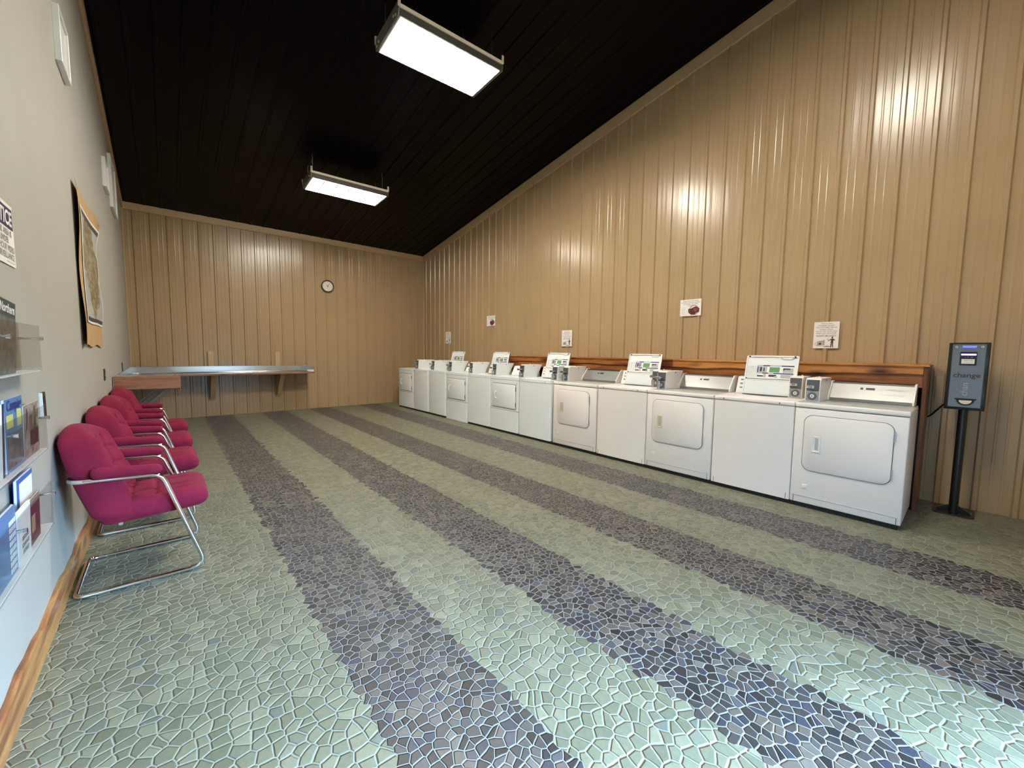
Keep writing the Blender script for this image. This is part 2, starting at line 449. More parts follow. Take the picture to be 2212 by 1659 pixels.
mb = MB(); mb.box(-.1, XR+.1, YF-3.2, YB+.1, -.08, 0); struct(mb.build('floor', M_floor, smooth=0))
mb = MB()
for p0, p1 in zip(*(lambda P: (P[:-1], P[1:]))(rib_profile(YF, YB, -.101+.012))):
    mb.poly([(XR-p0[1], p0[0], 0), (XR-p0[1], p0[0], ceil_z(p0[0])), (XR-p1[1], p1[0], ceil_z(p1[0])), (XR-p1[1], p1[0], 0)])
k = -4
while k < 44:                                                     # panel screws in rows beside the ribs
    y = -.101+.05+k*.2295; k += 1
    if YF+.1 < y < YB-.1:
        for z in (1.36, 2.62):
            if z < ceil_z(y): mb.cyl((XR+.002, y, z), (XR-.004, y, z), .006, 6)
struct(mb.build('wall_right', M_tan, smooth=0))
mb = MB()
for p0, p1 in zip(*(lambda P: (P[:-1], P[1:]))(rib_profile(0, XR, .14+.012))):
    mb.poly([(p0[0], YB-p0[1], 0), (p1[0], YB-p1[1], 0), (p1[0], YB-p1[1], ZB), (p0[0], YB-p0[1], ZB)])
k = 0
while k < 25:
    x = .14+.05+k*.2295; k += 1
    if x < XR-.1:
        for z in (1.29, 2.5): mb.cyl((x, YB+.002, z), (x, YB-.004, z), .006, 6)
struct(mb.build('wall_back', M_tan, smooth=0))
mb = MB(); mb.prism([(YF-.1, 0), (YB+.1, 0), (YB+.1, ceil_z(YB+.1)), (YF-.1, ceil_z(YF-.1))], 'x', -.12, 0)
struct(mb.build('wall_left', M_lwall, smooth=0))
mb = MB()                                                           # ceiling panels run down the slope
for p0, p1 in zip(*(lambda P: (P[:-1], P[1:]))(rib_profile(0, XR, .06+.012, h=.012, minor=0))):
    y0, y1 = YF-.1, YB+.05
    mb.poly([(p0[0], y0, ceil_z(y0)-p0[1]), (p0[0], y1, ceil_z(y1)-p0[1]), (p1[0], y1, ceil_z(y1)-p1[1]), (p1[0], y0, ceil_z(y0)-p1[1])])
struct(mb.build('ceiling', M_ceil, smooth=0))
mb = MB()                                                           # front wall behind the camera with its open doorway
zf = ceil_z(YF)
mb.box(-.1, DOOR_X0, YF-.12, YF, 0, DOOR_H); mb.box(DOOR_X1, XR+.1, YF-.12, YF, 0, DOOR_H); mb.box(-.1, XR+.1, YF-.12, YF, DOOR_H, zf+.05)
struct(mb.build('wall_front', M_fwall, smooth=0))
mb = MB(); fr = .05
mb.box(DOOR_X0, DOOR_X0+fr, YF-.13, YF+.02, 0, DOOR_H); mb.box(DOOR_X1-fr, DOOR_X1, YF-.13, YF+.02, 0, DOOR_H); mb.box(DOOR_X0, DOOR_X1, YF-.13, YF+.02, DOOR_H-fr, DOOR_H)
struct(mb.build('door_1', M_alu, smooth=0))
# trims under the ceiling
def slope_trim(name, x0, x1, h):
    mb = MB(); y0, y1 = YF, YB
    mb.prism([(y0, ceil_z(y0)-h), (y1, ceil_z(y1)-h), (y1, ceil_z(y1)-.002), (y0, ceil_z(y0)-.002)], 'x', x0, x1, .004, 1)
    struct(mb.build(name, M_trim, smooth=0))
slope_trim('trim_1', XR-.035, XR, .165)
slope_trim('trim_2', 0, .03, .12)
mb = MB(); mb.box(0, XR, YB-.032, YB, ZB-.125, ZB, .004, 1); struct(mb.build('trim_3', M_trim, smooth=0))
mb = MB(); mb.box(XR-.035, XR, YB-.035, YB, 0, ZB-.1, .004, 1); struct(mb.build('trim_4', M_trim, smooth=0))
mb = MB(); mb.box(0, .018, YB-.03, YB, 0, ZB-.1, .003, 1); struct(mb.build('trim_5', M_trim, smooth=0))
# baseboard of split cedar with a wavy top edge
mb = MB(); N = 90
def bz(t): return .137+.010*math.sin(t*9.)+.006*math.sin(t*23+1)+.004*math.sin(t*51)
prev = None
bmv = []
for i in range(N+1):
    y = YF+.01+(YB-YF-.03)*i/N; z = bz(y)
    bmv.append([mb.bm.verts.new(p) for p in ((0, y, 0), (.021, y, 0), (.021, y, z-.006), (.014, y, z), (0, y, z))])
for A, B in zip(bmv[:-1], bmv[1:]):
    for q in range(4): mb.bm.faces.new((A[q], B[q], B[q+1], A[q+1]))
struct(mb.build('baseboard_left', M_board, smooth=0))

# ------------------------------------------------------------------ ceiling lamps
def lamp(cx, yc, z, label, lens=M_lens, dv=.0012):
    root = empty('ceiling_lamp', (cx, yc, z), -.052, label, 'lamp', 'fluorescent lamps hung under the ceiling')
    L, D, Hh = .602, .302, .100
    mb = MB(); mb.box(-L+.02, L-.02, -D+.02, D-.02, .022, Hh-.006, .006, 1); mb.build('housing', M_fixdark, root)
    mb = MB()                                                       # side walls and lip around the lens
    for q in ((-L, L, -D, -D+.020), (-L, L, D-.020, D), (-L, -L+.026, -D+.020, D-.020), (L-.026, L, -D+.020, D-.020)): mb.box(*q, 0, Hh-.03)
    mb.build('frame', M_fixdark, root)
    mb = MB(); mb.box(-L+.026, L-.026, -D+.020, D-.020, -.003, .020); mb.build('lens', lens, root)
    mb = MB()
    for k in range(1, 6): mb.box(-L+2*L*k/6-dv, -L+2*L*k/6+dv, -D+.03, -D+.24, -.0045, -.0025)
    mb.box(-L+.05, L-.05, .02, .02+2*dv, -.0045, -.0025); mb.build('lens_divider', M_divider, root)
    for s in (-1, 1):
        mb = MB(); y = s*(D-.001); mb.box(-L, L, min(y, y+s*.016), max(y, y+s*.016), Hh-.036, Hh, .003, 1); mb.build('side_rail', M_cream, root)
        mb = MB(); x = s*(L+.001)
        mb.prism([(-D, .0), (D, .0), (D+.012, .045), (D-.005, .125), (-D+.005, .125), (-D-.012, .045)], 'x', min(x, x+s*.006), max(x, x+s*.006)); ec = mb.build('end_plate', M_fixgrey, root, 0)
        for yy, zz in ((-D*.80, .03), (-D*.62, .05), (D*.70, .05), (D*.88, .03)):
            mb = MB(); mb.cyl((x+s*.005, yy, zz), (x+s*.014, yy, zz), .012, 8); mb.build('bolt', M_cream, ec)
        for t in (-1, 1):
            mb = MB(); mb.box(x-.014, x+.014, t*(D+.010)-.009, t*(D+.010)+.009, Hh-.03, Hh+.062, .006, 1); mb.build('bracket', M_cream, root)
    for s in (-1, 1):
        for t in (-1, 1):
            top = ceil_z(yc+t*D*.55)-z+.004
            mb = MB(); mb.tube([(s*L*.92, t*D*.55, .09), (s*L*.92, t*D*.55, top)], .0024, 5); mb.build('hanging_wire', M_steelrough, root)
    mb = MB(); mb.tube(fillet([(L*.42, -D*.2, .09), (L*.40, -D*.3, .19), (L*.45, -D*.2, .28), (L*.43, 0, ceil_z(yc)-z+.004)], .05), .006, 6); mb.build('power_cord', M_steelrough, root)
    return root
lamp(2.885, 4.030, 4.50, 'hanging fluorescent ceiling lamp with blown-out white lens, nearer one at the photo top')
lamp(2.910, 7.140, 4.00, 'hanging fluorescent ceiling lamp near the back wall, with dividers visible in its lens', M_lens2, .010)
lamp(2.870, .920, 5.05, 'hanging fluorescent ceiling lamp over the entrance end, above the picture', M_lens3)

# ------------------------------------------------------------------ laundry machines
XF, ZT, Z0 = 4.7226, .9386, .040
def coin_box(root, x0, y0, H, M, pulled=True, dp=.415):
    """x0 left edge, y0 front, standing on the top at height H"""
    w = .112
    prof = [(0, 0), (.008, .183), (.036, .212), (dp, .212), (dp-.105, .03), (dp-.115, 0)]
    mb = MB(); mb.prism([(y0+a, H+b) for a, b in prof], 'x', x0, x0+w, .003, 1); c = mb.build('coin_box', M, root, 30)
    mb = MB(); mb.box(x0+.010, x0+w-.008, y0-.003, y0+.02, H+.098, H+.198, .003, 1); mb.build('slide_plate', M_gun, c)
    mb = MB(); mb.box(x0+.010, x0+w-.008, y0-.008, y0+.02, H+.012, H+.092, .003, 1); mb.build('lock_plate', M_steelrough, c)
    mb = MB(); ang = [2*PI*k/20 for k in range(20)]
    cx, cz = x0+w*.52, H+.052
    mb.tube([(cx+.027*math.cos(a), y0-.010, cz+.027*math.sin(a)) for a in ang], .0085, 8, closed=True); mb.build('lock_ring', M_gun, c)
    mb = MB(); mb.cyl((cx, y0-.004, cz), (cx, y0-.016, cz), .015, 12); mb.mi = 1; mb.cyl((cx, y0-.015, cz), (cx, y0-.018, cz), .005, 8); mb.build('lock_barrel', [M_wpanel, M_black], c)
    mb = MB()
    if pulled:
        mb.box(x0+.018, x0+.075, y0-.065, y0+.01, H+.125, H+.142, .004, 1); mb.box(x0+.014, x0+.080, y0-.075, y0-.058, H+.118, H+.150, .005, 1)
    else:
        mb.box(x0+.014, x0+.072, y0-.016, y0+.01, H+.120, H+.148, .005, 1); mb.box(x0+.024, x0+.058, y0-.03, y0-.012, H+.126, H+.142, .004, 1); mb.mi = 1; mb.box(x0+.016, x0+.066, y0-.0175, y0-.015, H+.122, H+.142)
    mb.build('coin_slide', [M_steelrough, M_paper], c)
    if pulled:
        mb = MB(); mb.cyl((x0+.03, y0-.012, H+.0), (x0+.03, y0-.012, H+.095), .021, 12); mb.build('coin_tube', M_steelrough, c)
    mb = MB(); mb.cyl((x0+w*.6, y0+.17, H+.208), (x0+w*.6, y0+.17, H+.224), .007, 8); mb.build('screw', M_wpanel, c)
    mb = MB(); mb.cyl((x0+w-.002, y0+.22, H+.192), (x0+w+.0015, y0+.22, H+.192), .008, 10); mb.build('side_hole', M_black, c)
    return c

def dryer(ya, yb, label, cream, first=False, grp='front loading dryers'):
    w = yb-ya; H = ZT-Z0; D = .665
    root = empty('clothes_dryer', (XF, yb, Z0), RIGHT, label, 'dryer', grp)
    mb = MB(); mb.box(0, w, 0, D, 0, H-.047, .008, 3); mb.build('cabinet', M_white, root)
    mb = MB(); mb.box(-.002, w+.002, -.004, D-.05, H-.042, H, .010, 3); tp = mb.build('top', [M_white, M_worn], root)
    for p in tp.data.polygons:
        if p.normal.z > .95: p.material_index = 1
    dx0, dx1, dz0, dz1 = .075, .653, .343-Z0, .832-Z0
    mb = MB(); mb.prism(rrect(dx0-.004, dx1+.004, dz0-.004, dz1+.004, .068, 7), 'y', -.0012, .004); mb.build('door_gap_shade', M_seam, root)  # dark plate puts the shade of the door gap into colour
    mb = MB(); mb.prism(rrect(dx0, dx1, dz0, dz1, .065, 7), 'y', -.0075, .004, .003, 2); d = mb.build('door', M_white, root, 40)
    hx0, hx1, hz0, hz1 = .140, .199, .512-Z0, .652-Z0
    mb = MB()                                                       # recessed pull
    for b in ((hx0, hx0+.010, hz0, hz1), (hx1-.014, hx1, hz0, hz1), (hx0+.010, hx1-.014, hz0, hz0+.012), (hx0+.010, hx1-.014, hz1-.012, hz1)): mb.box(b[0], b[1], -.0125, -.005, b[2], b[3], .0022, 1)
    mb.mi = 1; mb.box(hx0+.008, hx1-.012, -.0085, -.005, hz0+.01, hz1-.01)
    mb.mi = 2; mb.box(hx0+.020, hx1-.016, -.0092, -.005, hz0+.022, hz1-.018)
    mb.build('handle', [M_creamp if cream else M_white, M_creamp if cream else M_wpanel, M_grey], d)
    for hz in (.690-Z0, .389-Z0):
        mb = MB(); mb.cyl((dx1+.004, -.007, hz), (dx1+.004, -.007, hz+.084), .005, 8)
        for q in range(4): mb.cyl((dx1+.004, -.007, hz+.01+.02*q), (dx1+.004, -.007, hz+.02+.02*q), .0068, 8)
        mb.build('hinge', M_steelrough, root)
    mb = MB(); mb.box(.087, .126, -.004, .002, .175-Z0, .213-Z0, .003, 2); mb.build('badge', M_wpanel, root)
    mb = MB(); mb.box(.018, w-.018, -.0025, .003, .100-Z0, .106-Z0, .001, 1); mb.build('kick_seam', M_grey, root)
    for cs in (.026, w-.030): mb = MB(); mb.box(cs, cs+.004, -.0008, .002, .004, .055); mb.build('corner_slot', M_seam, root)
    coin_box(root, .024, .160, H, M_white, pulled=not first)
    # slanted silver console between two white end caps
    c0, c1 = .150, w-.028
    mb = MB(); mb.prism([(.475, H+.002), (.478, H+.028), (.583, H+.166), (.645, H+.174), (.648, H+.002)], 'x', c0, c1); con = mb.build('console', M_alu, root, 20)
    mb = MB(); mb.prism([(.583, H+.1665), (.578, H+.157), (.576, H+.160), (.584, H+.172), (.645, H+.178), (.645, H+.174)], 'x', c0, c1); mb.build('console_trim', M_black, con, 0)
    for xx in (c0-.014, c1):
        mb = MB(); mb.prism([(.455, H+.001), (.448, H+.030), (.572, H+.182), (.655, H+.182), (.655, H+.001)], 'x', xx, xx+.014, .003, 1); mb.build('end_cap', M_white, con, 30)
    # display, printing on the slanted face
    sl_a = math.atan2(.105, .138)
    def onface(u, t):       # t: 0 bottom .. 1 top of the slanted face
        return (u, .478+.105*t-.0012, H+.028+.138*t+.0006)
    def patch(mb, u0, u1, t0, t1):
        mb.poly([onface(u0, t0), onface(u1, t0), onface(u1, t1), onface(u0, t1)])
    mb = MB(); cw = c1-c0; patch(mb, c0+cw*.37, c0+cw*.405, .60, .74); patch(mb, c0+cw*.44, c0+cw*.55, .60, .74); mb.build('display', M_black, con, 0)
    mb = MB(); me = text_mesh('Whirlpool', .030, 'CENTER', .25)
    T = Matrix.Translation(onface(c0+cw*.80, .62)) @ Matrix.Rotation(PI/2-sl_a, 4, 'X'); mb.add_mesh(me, T); mb.build('lettering', M_inkg, con, 0); mb = MB()
    T = Matrix.Translation(onface(c0+cw*.80, .34)) @ Matrix.Rotation(PI/2-sl_a, 4, 'X'); mb.add_mesh(text_mesh('COMMERCIAL  QUALITY', .013), T)
    mb.build('lettering', M_inkg, con, 0); mb = MB(); T = Matrix.Translation(onface(c0+cw*.15, .40)) @ Matrix.Rotation(PI/2-sl_a, 4, 'X'); mb.add_mesh(text_mesh('OPERATING INSTRUCTIONS', .011), T)
    mb.build('lettering', M_inkg, con, 0)
    return root

def lid(root, x0, x1, y, H, hgt=.405, lean=.105):
    """raised washer lid: inner side towards the viewer, leaning back on its hinge"""
    a = math.atan2(lean, hgt); L = math.hypot(hgt, lean)
    e = bpy.data.objects.new('lid', None)
    mb = MB(); w = x1-x0
    mb.prism(rrect(0, w, 0, L, .018, 4), 'y', .008, .022)
    # raised rim
    o, i = rrect(0, w, 0, L, .018, 4), rrect(.012, w-.012, .012, L-.014, .012, 4)
    bm = mb.bm
    O = [bm.verts.new((p[0], .0, p[1])) for p in o]; I = [bm.verts.new((p[0], .0, p[1])) for p in i]
    O2 = [bm.verts.new((p[0], .022, p[1])) for p in o]; I2 = [bm.verts.new((p[0], .0085, p[1])) for p in i]
    n = len(o)
    for k in range(n):
        j = (k+1) % n
        for q in ((O[k], I[k], I[j], O[j]), (O[k], O[j], O2[j], O2[k]), (I[k], I2[k], I2[j], I[j])):
            bm.faces.new(q)
    l = mb.build('lid', M_wpanel, root, 30)
    l.location = (x0, y, H+.006); l.rotation_euler = (-a, 0, 0)
    # lower flat guard with its seam
    mb = MB(); mb.prism(rrect(.014, w-.014, .012, L*.385, .008, 3), 'y', .002, .009, .0015, 1); mb.build('splash_guard', M_white2, l)
    mb = MB(); mb.box(.016, w-.016, .0055, .0085, L*.392, L*.402); mb.build('guard_seam', M_dkred, l, 0)
    yy = .0066
    mb = MB()
    def R(u0, u1, v0, v1, mi, d=0.): mb.mi = mi; mb.poly([(w*u0, yy-d, L*v0), (w*u1, yy-d, L*v0), (w*u1, yy-d, L*v1), (w*u0, yy-d, L*v1)])
    R(.22, .94, .43, .76, 0)
    for u0, u1, mi in ((.235, .345, 2), (.345, .48, 1), (.48, .70, 2), (.70, .93, 1)): R(u0, u1, .725, .755, mi, .0003)
    for u0, u1, mi in ((.235, .345, 2), (.345, .46, 1), (.46, .56, 2), (.56, .93, 1)): R(u0, u1, .535, .562, mi, .0003)
    R(.235, .43, .565, .72, 5, .0003); R(.29, .33, .59, .70, 3, .0006); R(.36, .385, .59, .69, 3, .0006); R(.24, .26, .57, .72, 1, .0006)
    R(.475, .67, .575, .705, 4, .0003)
    R(.73, .92, .57, .69, 5, .0003); R(.735, .865, .65, .685, 3, .0006); R(.735, .76, .63, .66, 3, .0006)
    R(.25, .365, .455, .49, 3, .0006); R(.37, .42, .44, .53, 5, .0003); R(.475, .62, .46, .515, 3, .0006); R(.58, .64, .44, .48, 5, .0007); R(.70, .92, .435, .525, 5, .0003)
    mb.build('instruction_label', [M_paper, M_navyl, M_lblue, M_ink, M_green, M_grey], l, 0)
    mb = MB()
    for k, t in enumerate(('COMMERCIAL', 'LAUNDRY TIPS', 'sort by colour, add soap', 'load loosely, close lid', 'insert coins, push slide', 'select water temperature', 'wash cycle starts')):
        letters(mb, t, w*.135, L*(.70-.042*k), .0135, yy-.0003)
    mb.build('lettering', M_inkg, l, 0); mb = MB()
    letters(mb, 'KEEP LID CLOSED DURING SPIN   DO NOT OVERLOAD   REMOVE LAUNDRY PROMPTLY', w*.5, L*.345, .0105, .0012)
    mb.build('lettering', M_inkg, l, 0)
    for u in (.06, .93):
        mb = MB(); mb.cyl((w*u, .004, L-.012), (w*u, -.006, L-.012), .008, 10); mb.build('bumper', M_black, l)
    mb = MB(); mb.cyl((w*.045, .004, L*.40), (w*.045, -.003, L*.40), .006, 8); mb.build('screw', M_black, l)
    mb = MB(); mb.tube([(w*(.12+.5*k/10), .005, L*.955-.0025*math.sin(k*.7)) for k in range(11)], .003, 5); mb.tube(fillet([(w*.66, .005, L*.95), (w*.72, .005, L*.91), (w*.86, .005, L*.905), (w*.92, .005, L*.955)], .01), .004, 5); mb.build('latch_mark', M_grey, l)
    return l

def washer(ya, yb, label, Mw, up=True, cx_front=.36, near=False, first=False, grp='top loading washers'):
    w = yb-ya; H = ZT-Z0; D = .665
    root = empty('washing_machine', (XF, yb, Z0), RIGHT, label, 'washer', grp)
    mb = MB(); mb.box(0, w, 0, D, 0, H-.045, .010 if near else .030, 3, 'z'); mb.build('cabinet', Mw, root)
    mb = MB(); mb.box(0, w, -.003, D-.02, H-.042, H, .012 if near else .026, 3, None if near else 'z'); mb.build('top', Mw, root)
    for sx_ in (.13, .83):
        mb = MB(); mb.cyl((w*sx_, .0, H-.024), (w*sx_, -.0055, H-.024), .006, 8); mb.build('screw', M_seam, root)
    if near:
        for cs in (.026, w-.030): mb = MB(); mb.box(cs, cs+.004, -.0008, .002, .004, .055); mb.build('corner_slot', M_seam, root)
    l0, l1 = w-.600, w-.122
    if up:
        cx = (l0+l1)/2+.0
        mb = MB(); mb.prism([(cx+.232*math.cos(t), .448-.125*math.sin(t)) for t in [PI*k/24 for k in range(25)]], 'z', H-.01, H+.0015); mb.build('tub_opening', M_hole, root, 0)
        lid(root, l0, l1, .452, H)
    else:
        mb = MB(); mb.box(l0, l1, .06, .455, H, H+.012, .006, 2); mb.build('lid', Mw, root)
    coin_box(root, w-.150, cx_front if near else .175, H, Mw, not first, .285 if near else .415)
    mb = MB(); mb.prism([(.475, H), (.475, H+.02), (.530, H+.178), (.62, H+.182), (.645, H)], 'x', .025, w-.155, .004, 1); con = mb.build('console', M_wpanel, root, 30)
    for k in range(3):
        z = H+.055+.042*k; y = .4866+.0146*k
        mb = MB(); mb.box(.060, .085, y-.0035, y+.004, z, z+.016); mb.build('console_icon', M_inkg, con, 0)
    for t in (.05, .14):
        mb = MB(); y = .482+.348*(t-.02); mb.cyl((.040, y+.004, H+t), (.040, y-.004, H+t), .005, 8); mb.build('screw', M_seam, con)
    return root

def stand_dryer(ya, yb, label, zbase=Z0, grp='square door dryers'):
    w = yb-ya; H = ZT-zbase; D = .665
    root = empty('clothes_dryer', (XF, yb, zbase), RIGHT, label, 'dryer', grp)
    zs = .388-zbase
    mb = MB(); mb.box(0, w, 0, D, zs+.003, H-.047, .022, 3, 'vert_front'); mb.build('cabinet', M_white2, root)
    mb = MB(); mb.box(0, w, 0, D, 0, zs-.003, .022, 3, 'vert_front'); mb.build('lower_panel', M_white2, root)
    mb = MB(); mb.box(.004, w-.004, .006, D-.01, zs-.004, zs+.004); mb.box(.004, w-.004, .006, D-.06, H-.05, H-.04); mb.build('seam', M_seam, root, 0)
    mb = MB(); mb.box(0, w, -.003, D-.03, H-.042, H, .022, 3, 'vert_front'); mb.build('top', M_white2, root)
    dx0, dx1, dz0, dz1 = .065, w-.055, .428-zbase, .822-zbase
    mb = MB(); mb.prism(rrect(dx0-.005, dx1+.005, dz0-.005, dz1+.008, .014, 3), 'y', -.0012, .004); mb.build('door_gap_shade', M_seam, root, 0)  # shaded gap around the door, drawn as a dark plate
    mb = MB(); mb.prism(rrect(dx0, dx1, dz0, dz1, .012, 3), 'y', -.010, .004, .004, 2); d = mb.build('door', M_white2, root, 40)
    mb = MB(); hx, hz = dx0+.075, (dz0+dz1)/2
    mb.box(hx, hx+.05, -.018, -.008, hz-.068, hz-.045, .004, 1); mb.box(hx, hx+.05, -.018, -.008, hz+.045, hz+.068, .004, 1)
    mb.tube(fillet([(hx+.025, -.012, hz+.055), (hx+.025, -.030, hz+.04), (hx+.025, -.030, hz-.04), (hx+.025, -.012, hz-.055)], .01, 3), .010, 8); mb.build('handle', M_wpanel, d)
    for z in (dz0+.03, dz1-.11):
        mb = MB(); mb.box(dx1-.004, dx1+.010, -.013, -.004, z, z+.075, .002, 1); mb.build('hinge', M_gun, root)
    mb = MB(); mb.cyl((w-.03, 0, H-.09), (w-.03, -.004, H-.09), .006, 8); mb.build('screw', M_seam, root)
    coin_box(root, w-.150, .160, H, M_white2)
    mb = MB(); mb.prism([(.455, H), (.455, H+.02), (.535, H+.165), (.62, H+.17), (.645, H)], 'x', .03, w-.155, .004, 1); con = mb.build('console', M_wpanel, root, 30)
    mb = MB(); a = math.atan2(.08, .145)
    for t, s, q in (('Whirlpool', .030, .55), ('COMMERCIAL DRYER', .014, .33), ('INSERT COINS  SELECT HEAT  PUSH TO START', .010, .18)):
        mb.add_mesh(text_mesh(t, s), Matrix.Translation((w*.40, .455+.08*q-.0012, H+.02+.145*q)) @ Matrix.Rotation(PI/2-a, 4, 'X'))
    mb.build('lettering', M_inkg, con, 0)
    return root

dryer(.283, 1.016, 'white dryer at the near end of the row, beside the change machine, white door pull', False, True)
washer(1.021, 1.716, 'white washer with raised lid, between the two dryers nearest the change machine', M_white, near=True, first=True)
dryer(1.728, 2.474, 'white rounded-door dryer with yellowed pull, between the two biggest raised-lid washers', True)
washer(2.486, 3.184, 'white washer with raised lid, second washer from the change machine', M_white, near=True)
dryer(3.207, 3.972, 'white rounded-door dryer with yellowed pull, farthest of the rounded-door dryers', True)
washer(4.025, 4.730, 'white washer with raised lid, third from the change machine, beside a square-door dryer', M_white2, near=False)
stand_dryer(4.744, 5.474, 'white square-door dryer with lower panel, nearest of the square-door dryers')
washer(5.484, 6.169, 'white washer with raised lid, between the two nearer square-door dryers', M_white2)
stand_dryer(6.186, 6.930, 'white square-door dryer with lower panel, middle of three, standing right on the floor', .004)
washer(6.944, 7.632, 'white washer with raised lid, farthest raised lid of the row', M_white2)
washer(7.644, 8.330, 'white washer with closed lid, next to the dryer in the far corner', M_white2, up=False)
stand_dryer(8.338, 9.075, 'white square-door dryer at the far end of the row, by the back wall')
mb = MB(); mb.box(XF+.012, XF+.60, .300, 6.165, 0, Z0, .003, 1); tag(mb.build('machine_plinth', M_black, smooth=0), 'long low black plinth under the nearer washers and dryers', 'plinth', None)
mb = MB(); mb.box(XF+.012, XF+.60, 6.95, 9.07, 0, Z0, .003, 1); tag(mb.build('machine_plinth', M_black, smooth=0), 'low black plinth under the far three machines by the back corner', 'plinth', None)

# ------------------------------------------------------------------ cedar bulkhead behind the machines
root = empty('wooden_bulkhead', (5.42, .245, 0), 0, 'reddish cedar bulkhead with live-edge boards behind the washers and dryers', 'bulkhead')
BL = 5.53
def plank(y0, y1, z0, z1, x, M, ph, amp=.010):
    mb = MB(); n = int((y1-y0)/.05); pts = []
    for i in range(n+1):
        y = y0+(y1-y0)*i/n; pts.append((y, z0+amp*math.sin(y*5.3+ph)+amp*.6*math.sin(y*12.1+ph*2)))
    pts += [(y1, z1), (y0, z1)]
    mb.prism(pts, 'x', x, x+.02); return mb.build('plank', M, root, 0)
plank(.03, 2.28, 1.195, 1.268, -.022, M_cedar_light, .3, .008); plank(2.28, BL, 1.195, 1.268, -.022, M_cedar_y, 1.1, .006)
plank(.03, 2.9, 1.085, 1.222, -.004, M_cedar_y, 2.0, .018); plank(2.9, BL, 1.085, 1.222, -.004, M_cedar_y, .6, .018)
plank(.03, BL, .90, 1.12, .012, M_cedar_light, 4.0, .01)
mb = MB(); mb.box(.012, .44, 0.02, BL, .02, 1.10); mb.build('frame', M_black, root, 0)
mb = MB(); mb.box(.02, .44, .02, BL-.001, 1.10, 1.266); mb.build('backing', M_cedar_y, root, 0)
mb = MB(); mb.box(-.036, .430, -.006, 2.28, 1.268, 1.287, .004, 1); mb.build('top_cap', M_cedar_light, root)
mb = MB(); mb.box(-.036, .430, 2.285, BL+.005, 1.266, 1.285, .004, 1); mb.build('top_cap', M_cedar_y, root)
mb = MB(); mb.box(-.024, .05, 0, .029, 0, 1.268, .004, 1); mb.build('end_post', M_cedar_z, root)
mb = MB(); mb.box(.05, .425, .004, .022, 0, 1.268, .003, 1); mb.build('end_panel', M_cedar_z, root)

# ------------------------------------------------------------------ change machine on its post
root = empty('change_machine', (5.60, .027, 0), RIGHT, 'black and grey coin change machine on a black floor post, right of the machines', 'change machine')
# local: x right (towards the camera end), y into the wall, z up
mb = MB(); mb.box(-.115, .115, -.10, .06, .917, 1.478, .006, 2); mb.build('housing', M_blackm, root)
mb = MB(); mb.box(-.095, .093, -.107, -.098, .937, 1.465, .004, 1); face = mb.build('face_plate', M_change, root)
mb = MB(); mb.box(-.038, .038, -.109, -.104, 1.436, 1.452); mb.build('display', M_led, face, 0)
mb = MB(); mb.box(-.048, .045, -.112, -.104, 1.290, 1.402, .002, 1); va = mb.build('bill_validator', M_black, face)
mb = MB(); mb.box(-.043, .041, -.116, -.110, 1.372, 1.386, .002, 1); mb.build('slot_light', M_uv, va)
mb = MB(); mb.box(-.038, .034, -.1135, -.111, 1.303, 1.342); mb.build('instruction_sticker', M_pgs, va, 0)
mb = MB(); letters(mb, '1  5  10', 0, 1.352, .014, -.1130); mb.build('bill_icons', M_inkl, va, 0)
mb = MB(); letters(mb, 'INSERT BILL', 0, 1.328, .011, -.1140); letters(mb, 'face up this side', 0, 1.314, .008, -.1140); mb.build('lettering', M_ink, va, 0)
mb = MB(); letters(mb, 'change', -.001, 1.190, .054, -.1078, bold=.0012, sx=1.02); mb.build('lettering', M_ink, face, 0)
mb = MB(); letters(mb, 'chan', .012, 1.035, .060, -.1076, 'LEFT', rot=PI/2); mb.build('faint_lettering', M_inkl, face, 0)
for s in (-.072, .070):
    mb = MB(); mb.cyl((s, -.104, 1.442), (s, -.114, 1.442), .009, 12); mb.mi = 1; mb.cyl((s, -.113, 1.442), (s, -.115, 1.442), .003, 8); mb.build('lock', [M_chrome, M_black], face)
mb = MB(); mb.prism([(.005+.052*math.cos(t), 1.006+.052*math.sin(t)) for t in [PI+PI*k/16 for k in range(17)]], 'y', -.112, -.103); cup = mb.build('coin_cup', M_black, face, 30)
mb = MB(); mb.prism([(.005+.036*math.cos(t), .999+.032*math.sin(t)) for t in [PI+PI*k/16 for k in range(17)]], 'y', -.1135, -.108); mb.build('cup_lining', M_tab, cup, 30)
mb = MB(); mb.box(-.056, .066, -.118, -.103, 1.004, 1.014, .002, 1); mb.build('cup_lip', M_black, cup)
mb = MB(); mb.cyl((0, -.045, .008), (0, -.045, .92), .029, 20); mb.build('post', M_blackm, root)
mb = MB(); mb.prism(rrect(-.125, .125, -.09, .215, .05, 6), 'z', 0, .009); mb.build('base_plate', M_brownp, root, 30)
for s in (-1, 1):
    mb = MB(); mb.prism([(s*.03, .009), (s*.10, .009), (s*.10, .03), (s*.03, .075)], 'y', -.02, .0); mb.build('gusset', M_blackm, root, 0)
    mb = MB(); mb.cyl((s*.10, .03, .009), (s*.10, .03, .022), .010, 6); mb.build('bolt', M_chrome, root)
mb = MB(); mb.tube(fillet([(-.10, .05, .95), (-.118, .075, .94), (-.19, .16, .83), (-.215, .235, .80)], .03), .007, 8); mb.build('power_cord', M_black, root)

